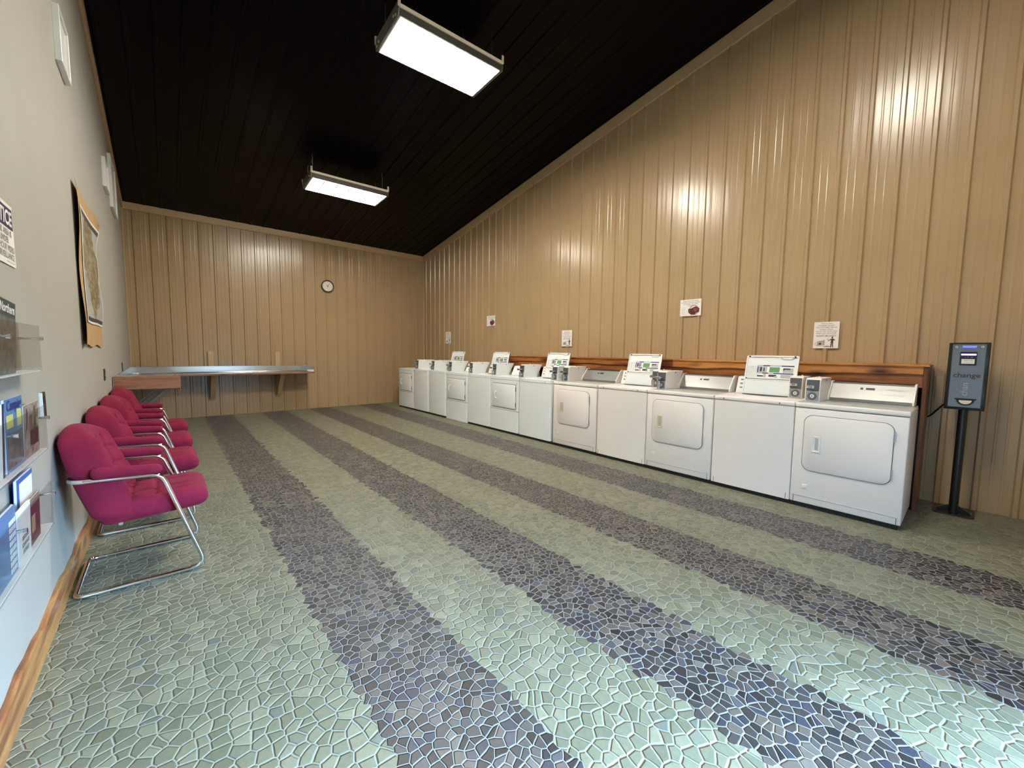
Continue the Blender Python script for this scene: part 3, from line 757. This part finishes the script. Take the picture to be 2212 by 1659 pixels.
# ------------------------------------------------------------------ paper signs on the right wall
def sign(y1, y0, z0, z1, label, kind, tilt=0.):
    w, h = y1-y0, z1-z0
    root = empty('paper_sign', (XR-.0215, y1, z0), RIGHT, label, 'sign')
    root.rotation_euler = Matrix.Rotation(RIGHT, 3, 'Z').to_euler() if not tilt else (Matrix.Rotation(RIGHT, 3, 'Z') @ Matrix.Rotation(tilt, 3, 'Y')).to_euler()
    mb = MB(); mb.box(0, w, 0, .0015, 0, h); mb.build('paper', M_paper, root, 0)
    mb = MB()
    if kind == 'lazy':
        for k, (t, s) in enumerate((('Time is a limit', .0175), ('LAUNDRY IS LAST.', .0175), ('THE CUSTOMER SERVICE', .0165), ('DURING SPACE.', .0165), ('LINT IN THE TRAPS, AND', .0165), ('TRASH ON THE FLOOR.', .0165))):
            letters(mb, t, w/2, h*(.915-.073*k), s, -.0008, bold=.0004)
        letters(mb, "DON'T BE LAZY!", w/2, h*.45, .0225, -.0008, bold=.0008); mb.poly([(w*.12, -.0008, h*.438), (w*.88, -.0008, h*.438), (w*.88, -.0008, h*.445), (w*.12, -.0008, h*.445)])
        mb.poly([(w*.27, -.0008, h*.835), (w*.75, -.0008, h*.835), (w*.75, -.0008, h*.840), (w*.27, -.0008, h*.840)])
        mb.build('lettering', M_inkg, root, 0)
        mb = MB(); y = -.0008                                      # washer drawing, heap of clothes, standing figure
        def P(pts, mi, d=0.): mb.mi = mi; mb.poly([(w*a, y-d, h*b) for a, b in pts])
        P([(.16, .07), (.42, .10), (.42, .30), (.16, .27)], 0); P([(.42, .10), (.46, .12), (.46, .31), (.42, .30)], 2)
        P([(.28+.055*math.cos(t), .17+.042*math.sin(t)) for t in [2*PI*k/14 for k in range(14)]], 1, .0003)
        for q in (.24, .30, .36): P([(q-.012, .245), (q+.012, .245), (q+.012, .26), (q-.012, .26)], 1, .0003)
        P([(.40, .06), (.50, .04), (.72, .05), (.70, .08), (.55, .10), (.46, .08)], 2, .0003)
        mb.mi = 2; mb.tube([(w*(.135+.055*math.cos(t)), y-.0006, h*(.165+.052*math.sin(t))) for t in [2*PI*k/14 for k in range(14)]], .0022, 4, closed=True)
        mb.mi = 1
        P([(.70, .03), (.735, .03), (.755, .21), (.775, .03), (.81, .03), (.80, .24), (.82, .32), (.86, .28), (.88, .30), (.81, .36), (.71, .36), (.62, .30), (.57, .36), (.56, .35), (.615, .27), (.71, .32), (.705, .24)], 1)
        P([(.755+.035*math.cos(t), .405+.032*math.sin(t)) for t in [2*PI*k/12 for k in range(12)]], 1); P([(.74, .36), (.77, .36), (.77, .38), (.74, .38)], 2)
        mb.build('drawing', [M_grey, M_ink, M_inkg], root, 0)
    else:
        for k, (t, s) in enumerate((('ABSOLUTELY NO HORSE', .0185), ('BLANKETS OR SADDLE BLANKETS', .0170), ('IN LAUNDRY MACHINES', .0175), ('PLEASE', .0185))):
            letters(mb, t, w/2, h*(.875-.095*k), s, -.0008, bold=.0004)
        for k, t in enumerate(('Damage to', 'machines will', 'be charged', 'to owner of', 'the', 'blankets used', 'in here')): letters(mb, t, w*.15, h*(.50-.062*k), .0105, -.0008)
        mb.build('lettering', M_inkg, root, 0)
        mb = MB(); y = -.0008
        def P(pts, mi, d=0.): mb.mi = mi; mb.poly([(w*a, y-d, h*b) for a, b in pts])
        P([(.40, .44), (.52, .44), (.74, .56), (.80, .50), (.90, .47), (.93, .42), (.92, .22), (.86, .18), (.80, .20), (.70, .08), (.56, .06), (.44, .16), (.40, .24)], 0)
        P([(.62, .40), (.72, .50), (.84, .42), (.82, .28), (.70, .24)], 1, .0003)
        mb.mi = 1; cx, cz, r = w*.67, h*.35, h*.27
        mb.tube([(cx+r*math.cos(t), y-.0012, cz+r*math.sin(t)) for t in [2*PI*k/28 for k in range(28)]], .0042, 5, closed=True)
        mb.tube([(cx-r*.68, y-.0012, cz-r*.68), (cx+r*.68, y-.0012, cz+r*.68)], .0042, 5)
        mb.build('drawing', [M_dkred, M_red], root, 0)
    return root
sign(1.165, .947, 1.436, 1.718, "white paper sign with DON'T BE LAZY text, nearest to the change machine", 'lazy')
sign(2.687, 2.404, 1.869, 2.089, 'wide white paper sign with a crossed-out maroon saddle picture, the larger of the two', 'saddle')
sign(4.848, 4.612, 1.465, 1.748, "white paper sign with DON'T BE LAZY text, middle one of the three upright sheets", 'lazy')
sign(7.060, 6.768, 1.913, 2.132, 'wide white paper sign with a crossed-out maroon saddle picture, the smaller farther one', 'saddle')
sign(8.767, 8.528, 1.547, 1.835, "white paper sign with DON'T BE LAZY text, farthest one near the back corner", 'lazy')

# ------------------------------------------------------------------ wall clock
root = empty('wall_clock', (3.382, YB-.021, 2.812), BACK, 'round wall clock with dark rim and cream dial on the tan back wall', 'clock')
R_ = .127
mb = MB(); mb.tube([(R_*math.cos(2*PI*k/40), -.018, R_*math.sin(2*PI*k/40)) for k in range(40)], .014, 10, closed=True); mb.build('rim', M_brownp, root)
mb = MB(); mb.cyl((0, -.001, 0), (0, -.016, 0), R_, 40); mb.build('dial', M_clock, root)
mb = MB()
for k in range(12):
    a = PI/2-2*PI*(k+1)/12; letters(mb, str(k+1), .093*math.cos(a), .093*math.sin(a)-.009, .026, -.0165)
mb.build('numerals', M_inkg, root, 0)
def hand(ang, L, wd_, name):
    mb = MB(); c, s = math.cos(ang), math.sin(ang)
    mb.prism([(-.02*c-wd_*s, -.02*s+wd_*c), (-.02*c+wd_*s, -.02*s-wd_*c), (L*c+wd_*.5*s, L*s-wd_*.5*c), (L*c-wd_*.5*s, L*s+wd_*.5*c)], 'y', -.020, -.018); mb.build(name, M_black, root, 0)
hand(PI/2+.49, .050, .0055, 'hour_hand'); hand(PI/2-.58, .088, .0042, 'minute_hand')
mb = MB(); mb.cyl((0, -.016, 0), (0, -.023, 0), .008, 12); mb.build('hub', M_black, root)

# ------------------------------------------------------------------ stainless folding counter in the back left corner
root = empty('folding_counter', (0, 0, 0), 0, 'L-shaped stainless steel folding counter with wooden end board in the back left corner', 'counter')
CZ = .872
mb = MB(); mb.box(.002, 2.905, 9.34, YB-.022, CZ-.012, CZ); mb.box(.002, .607, 6.475, 9.34, CZ-.012, CZ); mb.build('steel_top', M_steel, root, 0)
mb = MB(); mb.box(.002, 2.905, YB-.042, YB-.032, CZ-.01, 1.000, .002, 1); mb.box(.021, 2.9, YB-.070, YB-.042, CZ, CZ+.018, .008, 2); mb.build('backsplash', M_steel, root)
mb = MB(); mb.box(.003, .012, 6.475, YB-.030, CZ-.01, 1.004, .002, 1); mb.build('side_splash', M_steel, root)
mb = MB(); mb.box(2.895, 2.908, 9.335, YB-.03, CZ-.014, .985, .003, 1); mb.build('end_flange', M_steel, root)
mb = MB(); mb.box(.607, 2.908, 9.325, 9.34, .840, CZ+.002, .003, 1); mb.build('front_edge', M_cedar_x, root)
mb = MB(); n = 24; pts = [(.012+.595*i/n, 1.012+(.004*math.sin(i*.9) if i not in (10, 11, 12, 13) else -.010)) for i in range(n+1)]
mb.prism([(.012, .857), (.607, .852)]+pts[::-1], 'y', 6.445, 6.475, .002, 1); mb.build('end_board', M_cedar_x, root, 0)
mb = MB(); mb.box(.590, .608, 6.475, 9.33, CZ-.05, CZ+.02, .003, 1); mb.build('side_rail', M_cedar_y, root)
for y in (6.80, 7.75, 8.70):
    mb = MB(); mb.prism([(.03, .36), (.03, .40), (.50, .86), (.54, .86)], 'y', y-.02, y+.02); mb.build('brace', M_brace, root, 0)
for x in (1.16, 2.32):
    mb = MB(); mb.box(x-.045, x+.045, YB-.031, YB-.0205, .32, 1.29, .003, 1); mb.prism([(9.40, CZ-.013), (YB-.031, CZ-.013), (YB-.031, .36), (YB-.08, .36)], 'x', x-.040, x+.040); b = mb.build('bracket', M_trim, root, 0)
    mb = MB(); mb.cyl((x, YB-.030, 1.262), (x, YB-.038, 1.262), .008, 10); mb.build('bolt', M_chrome, b)

# ------------------------------------------------------------------ red chairs along the left wall
def chair(yc, dx, rz, label):
    root = empty('armchair', (dx, yc, 0), rz, label, 'chair', 'magenta waiting chairs along the left wall')
    hw = .268; r = .0125
    path = [(.058, hw, .640), (.425, hw, .622), (.612, hw, r), (.052, hw, r), (.052, -hw, r), (.612, -hw, r), (.425, -hw, .622), (.058, -hw, .640)]
    rad = [.06, .075, .065, .05, .05, .065, .075, .06]
    pts = fillet(path, rad, 7, closed=True)
    mb = MB(); mb.tube(pts, r, 12, closed=True); mb.build('frame', M_chrome, root, 60)
    for x in (.24, .503):
        mb = MB(); z = .365 if x > .4 else .355
        if x > .4: mb.tube([(x, -hw, z), (x, hw, z)], .010, 10)
        else: mb.tube([(x, -.21, z), (x, .21, z)], .010, 10)
        mb.build('seat_support', M_steelrough, root)
    def seat(x, y, z):
        u = x/.5; v = y/.24
        top = max(0., z/.06)
        gx = (math.exp(-((x-.0)/.009)**2)*.013+math.exp(-((x+.11)/.009)**2)*.013)*(abs(y) < .19)
        gy = sum(math.exp(-((abs(y)-q)/.009)**2) for q in (.08, .165))*.014*(1 if x < .13 else math.exp(-((x-.13)/.03)**2))
        z2 = z + top*(.012*(1-v*v)-gx-gy) + .012*math.cos(min(1, max(0, (x+.25)/.5))*PI)*-1*0
        z2 += -.022*max(0, (x-.13)/.12)**2*(.4+.6*z/.0625)
        return (.395+x, y, .425+z2+x*.055)
    mb = MB(); mb.cushion(.49, .475, .125, .055, seat, 44); mb.build('seat', M_fab, root, 180)
    def back(x, y, z):
        t = (z+.27)/.54                                             # 0 bottom, 1 top
        v = y/.255
        width = 1.0-.20*max(0, (t-.62)/.38)**2.2
        crease = math.exp(-((z-.0)/.014)**2)
        front = 1 if x > 0 else 0
        fr_ = x/.115+.5                                             # 0 rear face, 1 front face
        xx = x*(1.+.22*math.sin(t*PI)) + (.012+.085*fr_)*abs(v)**2.6*(1-.25*t) - .262*(z+.27)*(1-.12*t)
        if front:
            for q in (.0, .115): xx -= .015*math.exp(-((abs(y)-q)/.009)**2)*(abs(z) < .2)
            for q in (-.12, .0, .11): xx -= .014*math.exp(-((z-q)/.009)**2)*(abs(y) < .19)
            xx += .016*math.exp(-((z+.08)/.10)**2)
        xx -= crease*.006*(1 if front else -1)
        yy = y*width*(1-.035*crease)
        return (.190+xx, yy, .640+z*(1-.04*abs(v)**3)-.055*abs(v)**3*max(0, (t-.5)/.5))
    mb = MB(); mb.cushion(.115, .50, .54, .052, back, 46); mb.build('backrest', M_fab, root, 180)
    for s in (-1, 1):
        def pad(x, y, z):
            q = (x+.15)/.30
            return (.285+x, s*hw+y*(1.05-.12*q), .664+z*(1.12-.25*q)-x*.06)
        mb = MB(); mb.cushion(.29, .060, .060, .028, pad, 10); mb.build('arm_pad', M_fab, root, 180)
    return root
chair(3.31, 0., 0., 'magenta upholstered chair with chrome cantilever frame, nearest of the row by the left wall')
chair(4.26, .002, .012, 'magenta upholstered chair with chrome frame, second from the camera in the row')
chair(5.15, .004, -.010, 'magenta upholstered chair with chrome frame, third from the camera in the row')
chair(6.10, 0., .008, 'magenta upholstered chair with chrome frame, last in the row under the wooden counter end')

# ------------------------------------------------------------------ left wall: notice, map, covers, vents
root = empty('notice_sign', (.0015, 2.348, 1.680), LEFT, 'white surveillance notice sign with navy header, cut by the left photo edge', 'sign')
w, h = .358, .252
mb = MB(); mb.box(0, w, -.003, 0, 0, h); mb.build('board', M_paper, root, 0)
mb = MB(); mb.box(.012, w-.012, -.0042, -.002, h*.60, h-.016); hd = mb.build('header', M_navy, root, 0)
mb = MB(); letters(mb, 'NOTICE', w/2, h*.655, .082, -.0048, bold=.0022, shear=.15); mb.build('header_lettering', M_paper, hd, 0)
mb = MB()
for k, t in enumerate(('THIS AREA IS', 'UNDER', '24 HOUR VIDEO', 'SURVEILLANCE')): letters(mb, t, w*.62 if k != 1 else w*.60, h*(.475-.125*k), .034, -.0036, bold=.0012)
mb.poly([(w*.62, -.0036, h*.045), (w*.95, -.0036, h*.045), (w*.95, -.0036, h*.055), (w*.62, -.0036, h*.055)])
mb.build('lettering', M_inkg, root, 0)

root = empty('brown_paper_poster', (.0, 4.40, 1.36), LEFT, 'curling brown kraft paper sheet with a printed map taped on, on the left wall', 'poster')
PW, PH = 1.20, 1.23
def kraft(u, v):
    off = .006+.022*(1-u)**6*(.6+.4*math.sin(v*9.+.6))+.045*max(0, (u-.55)/.45)**2*max(0, (v-.72)/.28)**1.5+.006*math.sin(v*5)*u+.006
    q = max(0, u-.82)/.18; t = max(0, v-.86)/.14
    return (PW*(u-.05*q*t*t)+.03*v, -off, PH*(v-.07*q*q*t)+.02*math.sin(u*12)*(1-v)**8*.5)
mb = MB(); mb.sheet(kraft, (0, 1, 0), .0015, 26, 26); mb.build('backing_sheet', M_kraft, root, 60)
def mapp(u, v):
    uu, vv = .14+.86*u*.97, .15+.74*v
    p = kraft(uu, vv); return (p[0], p[1]-.006-.012*max(0, math.sin(v*7.5))*u, p[2])
mb = MB(); mb.sheet(mapp, (0, 1, 0), .001, 26, 26); ms = mb.build('map_sheet', M_paper, root, 60)
def sub(u0, u1, v0, v1, d): return lambda u, v: (lambda p: (p[0], p[1]-d, p[2]))(mapp(u0+(u1-u0)*u, v0+(v1-v0)*v))
mb = MB(); mb.sheet(sub(.035, .965, .02, .98, .0012), (0, 1, 0), .0006, 26, 26); mb.build('map_print', M_map, ms, 60)
mb = MB(); mb.sheet(sub(.035, .965, .02, .055, .002), (0, 1, 0), .0005, 20, 2); mb.sheet(sub(.035, .965, .93, .972, .002), (0, 1, 0), .0005, 20, 3); mb.build('map_border', M_ink, ms, 60)

def cover_plate(y, z, w_, h_, label, frame=False):
    root = empty('outlet_cover', (.0, y, z), LEFT, label, 'outlet cover')
    mb = MB(); mb.box(-w_/2, w_/2, -.009, 0, -h_/2, h_/2, .003, 2); mb.build('plate', M_brownp, root)
    for s in (-1, 1):
        mb = MB(); mb.prism(rrect(-.016, .016, s*h_*.22-.014, s*h_*.22+.014, .008, 3), 'y', -.0105, -.008); mb.build('receptacle', M_black, root, 0)
    mb = MB(); mb.cyl((0, -.008, 0), (0, -.011, 0), .004, 8); mb.build('screw', M_steelrough, root)
    if frame:
        mb = MB(); mb.box(-w_/2-.003, -w_/2+.001, -.012, 0, -h_/2, h_/2, .001, 1); mb.build('edge_strip', M_pgs, root)
cover_plate(2.985, 1.063, .085, .125, 'dark brown outlet cover beside the magazine racks', True)
cover_plate(5.715, 1.073, .072, .118, 'dark brown outlet cover below the brown paper poster')
cover_plate(8.00, 1.060, .072, .140, 'dark brown outlet cover above the steel counter')

def panel(y0, y1, z0, z1, label):
    root = empty('framed_panel', (0, y0, z0), LEFT, label, 'panel'); w, h = y1-y0, z1-z0; t = .034
    mb = MB()
    for q in ((0, .014, 0, h), (w-.014, w, 0, h), (.014, w-.014, h-.014, h), (.0, w, -.012, .004)): mb.box(q[0], q[1], -t, 0, q[2], q[3], .002, 1)
    mb.build('frame', M_wpanel, root)
    mb = MB(); mb.box(.014, w-.014, -.020, -.001, .03, h-.014, .002, 1); mb.build('face', M_wpanel, root)
    return root
panel(4.145, 4.50, 3.272, 3.620, 'small white framed panel high on the left wall, nearest of the three')
panel(6.90, 7.28, 3.268, 3.600, 'small white framed panel high on the left wall, just left of the tall panel')
panel(7.74, 8.46, 3.245, 3.930, 'tall white framed panel high on the left wall, nearest to the back corner')

# ------------------------------------------------------------------ magazine racks
def rack(z, label, y0=1.62, y1=2.655, h=.195):
    root = empty('magazine_rack', (0, y0, z), LEFT, label, 'magazine rack', 'clear acrylic magazine racks on the left wall'); w = y1-y0
    mb = MB(); mb.box(0, w, -.062, -.057, .0, h, .001, 1); mb.build('front_panel', M_acr, root)
    mb = MB(); mb.box(0, w, -.057, -.0, .0, .005); mb.build('tray', M_pgs, root, 0)
    mb = MB(); mb.box(0, w, -.005, -.001, .006, h*1.05); mb.build('back_panel', M_acr, root, 0)
    for x in (.04, w*.52, w-.012):
        mb = MB(); mb.cyl((x, 0, h*.72), (x, -.070, h*.72), .0055, 10); mb.cyl((x, -.0625, h*.72), (x, -.073, h*.72), .009, 12); mb.build('standoff', M_chrome, root)
    return root
rack(1.243, 'clear acrylic magazine rack on the left wall, top one of three')
rack(.900, 'clear acrylic magazine rack on the left wall, middle one of three')
rack(.560, 'clear acrylic magazine rack on the left wall, bottom one of three')

def booklet(y, z, w, h, th, x, lean, label, cover, title=None, tsize=.04, roll=0., extra=None, tmat=None, cat='magazine', name='magazine', curl=0.):
    """x: gap from wall at the foot; local front faces the room"""
    root = empty(name, (x, y, z), 0, label, cat)
    root.rotation_euler = (Matrix.Rotation(LEFT, 3, 'Z') @ Matrix.Rotation(lean, 3, 'X') @ Matrix.Rotation(roll, 3, 'Y')).to_euler()
    mb = MB(); mb.box(0.001, w-.002, -th+.0012, -.0012, .001, h-.002); mb.build('pages', M_pgs, root, 0)
    mb = MB(); mb.box(0, w, -th, -th+.0012, 0, h); mb.box(0, w, -.0012, 0, 0, h); mb.build('cover', cover, root, 0)
    if extra:
        for nm, mt, rects in extra:
            if len(rects) > 6:
                mb = MB()
                for a, b, c, d in rects: mb.box(w*a, w*b, -th-.0006, -th+.0002, h*c, h*d)
                mb.build(nm, mt, root, 0)
            else:
                for a, b, c, d in rects: mb = MB(); mb.box(w*a, w*b, -th-.0006, -th+.0002, h*c, h*d); mb.build(nm, mt, root, 0)
    if title:
        mb = MB()
        for k, t in enumerate(title if isinstance(title, (list, tuple)) else [title]):
            letters(mb, t, w/2, h*(.84 if not isinstance(title, tuple) else .40)-tsize*1.15*k, tsize, -th-.0012, bold=.001, shear=.1)
        mb.build('title', tmat or M_paper, root, 0)
    return root
# top rack
booklet(2.160, 1.250, .215, .272, .009, .030, .035, 'dark teal magazine with Northern title, leaning in the top rack', M_magteal, 'Northern', .045, .06,
        [('cover_photo', M_phot, [(.03, .97, .03, .78)])])
booklet(1.930, 1.250, .215, .268, .010, .020, .08, 'reddish brown magazine at the left photo edge in the top rack', M_magtan, None, .04, .0,
        [('cover_photo', M_phor, [(.02, .98, .62, .98)]), ('cover_photo', M_phob, [(.02, .98, .02, .60)])])
# middle rack
booklet(2.150, .908, .218, .258, .009, .034, .02, 'blue Camping magazine with yellow tents, in the middle rack', M_magblue, 'Camping', .052, .0,
        [('cover_photo', M_magyel, [(.06, .42, .60, .78), (.66, .92, .58, .82)]), ('cover_band', M_phot, [(.05, .95, .05, .52)])], M_navyl)
booklet(2.385, .908, .232, .212, .008, .034, .03, 'tan patterned brochure at the right end of the middle rack', M_magtan, None, .04, 0.,
        [('cover_band', M_phob, [(.02, .98, .02, .98)]), ('cover_photo', M_rug, [(.35, .92, .18, .50)]), ('cover_band', M_magteal, [(.10, .22, .55, .93), (.62, .80, .55, .93)]), ('cover_panel', M_gun, [(.30, .50, .62, .80)])])
booklet(1.905, .908, .215, .250, .014, .028, .04, 'white catalog with dark spine at the left photo edge in the middle rack', M_pgs, None, .04, 0., [('spine_band', M_navy, [(.90, 1., .0, 1.)])])
# bottom rack
booklet(2.330, .568, .225, .275, .010, .008, .03, 'blue folder holding white forms, at the back of the bottom rack', M_folder, None, .04, 0., [('form_sheet', M_paper, [(.12, .97, .03, .93)])], None, 'folder', 'folder')
booklet(2.320, .568, .200, .185, .006, .036, .03, 'maroon brochure with a golden glow, in the bottom rack', M_rug, None, .04, 0., [('cover_photo', M_gold, [(.32, .58, .25, .62)]), ('cover_band', M_magtan, [(.0, 1., .84, 1.)])], None, 'brochure', 'brochure')
booklet(2.165, .568, .165, .200, .006, .042, .03, 'white Become Change World booklet, in the bottom rack', M_paper, ('BECOME', 'CHANGE', 'WORLD'), .022, 0., None, M_inkg, 'booklet', 'booklet')
booklet(1.945, .568, .215, .235, .009, .036, .02, 'blue and white patterned magazine at the left photo edge in the bottom rack', M_magblue, None, .04, 0.,
        [('cover_photo', M_paper, [(.62+.09*k, .68+.09*k, .05+.1*j, .12+.1*j) for k in range(4) for j in range(8)])])
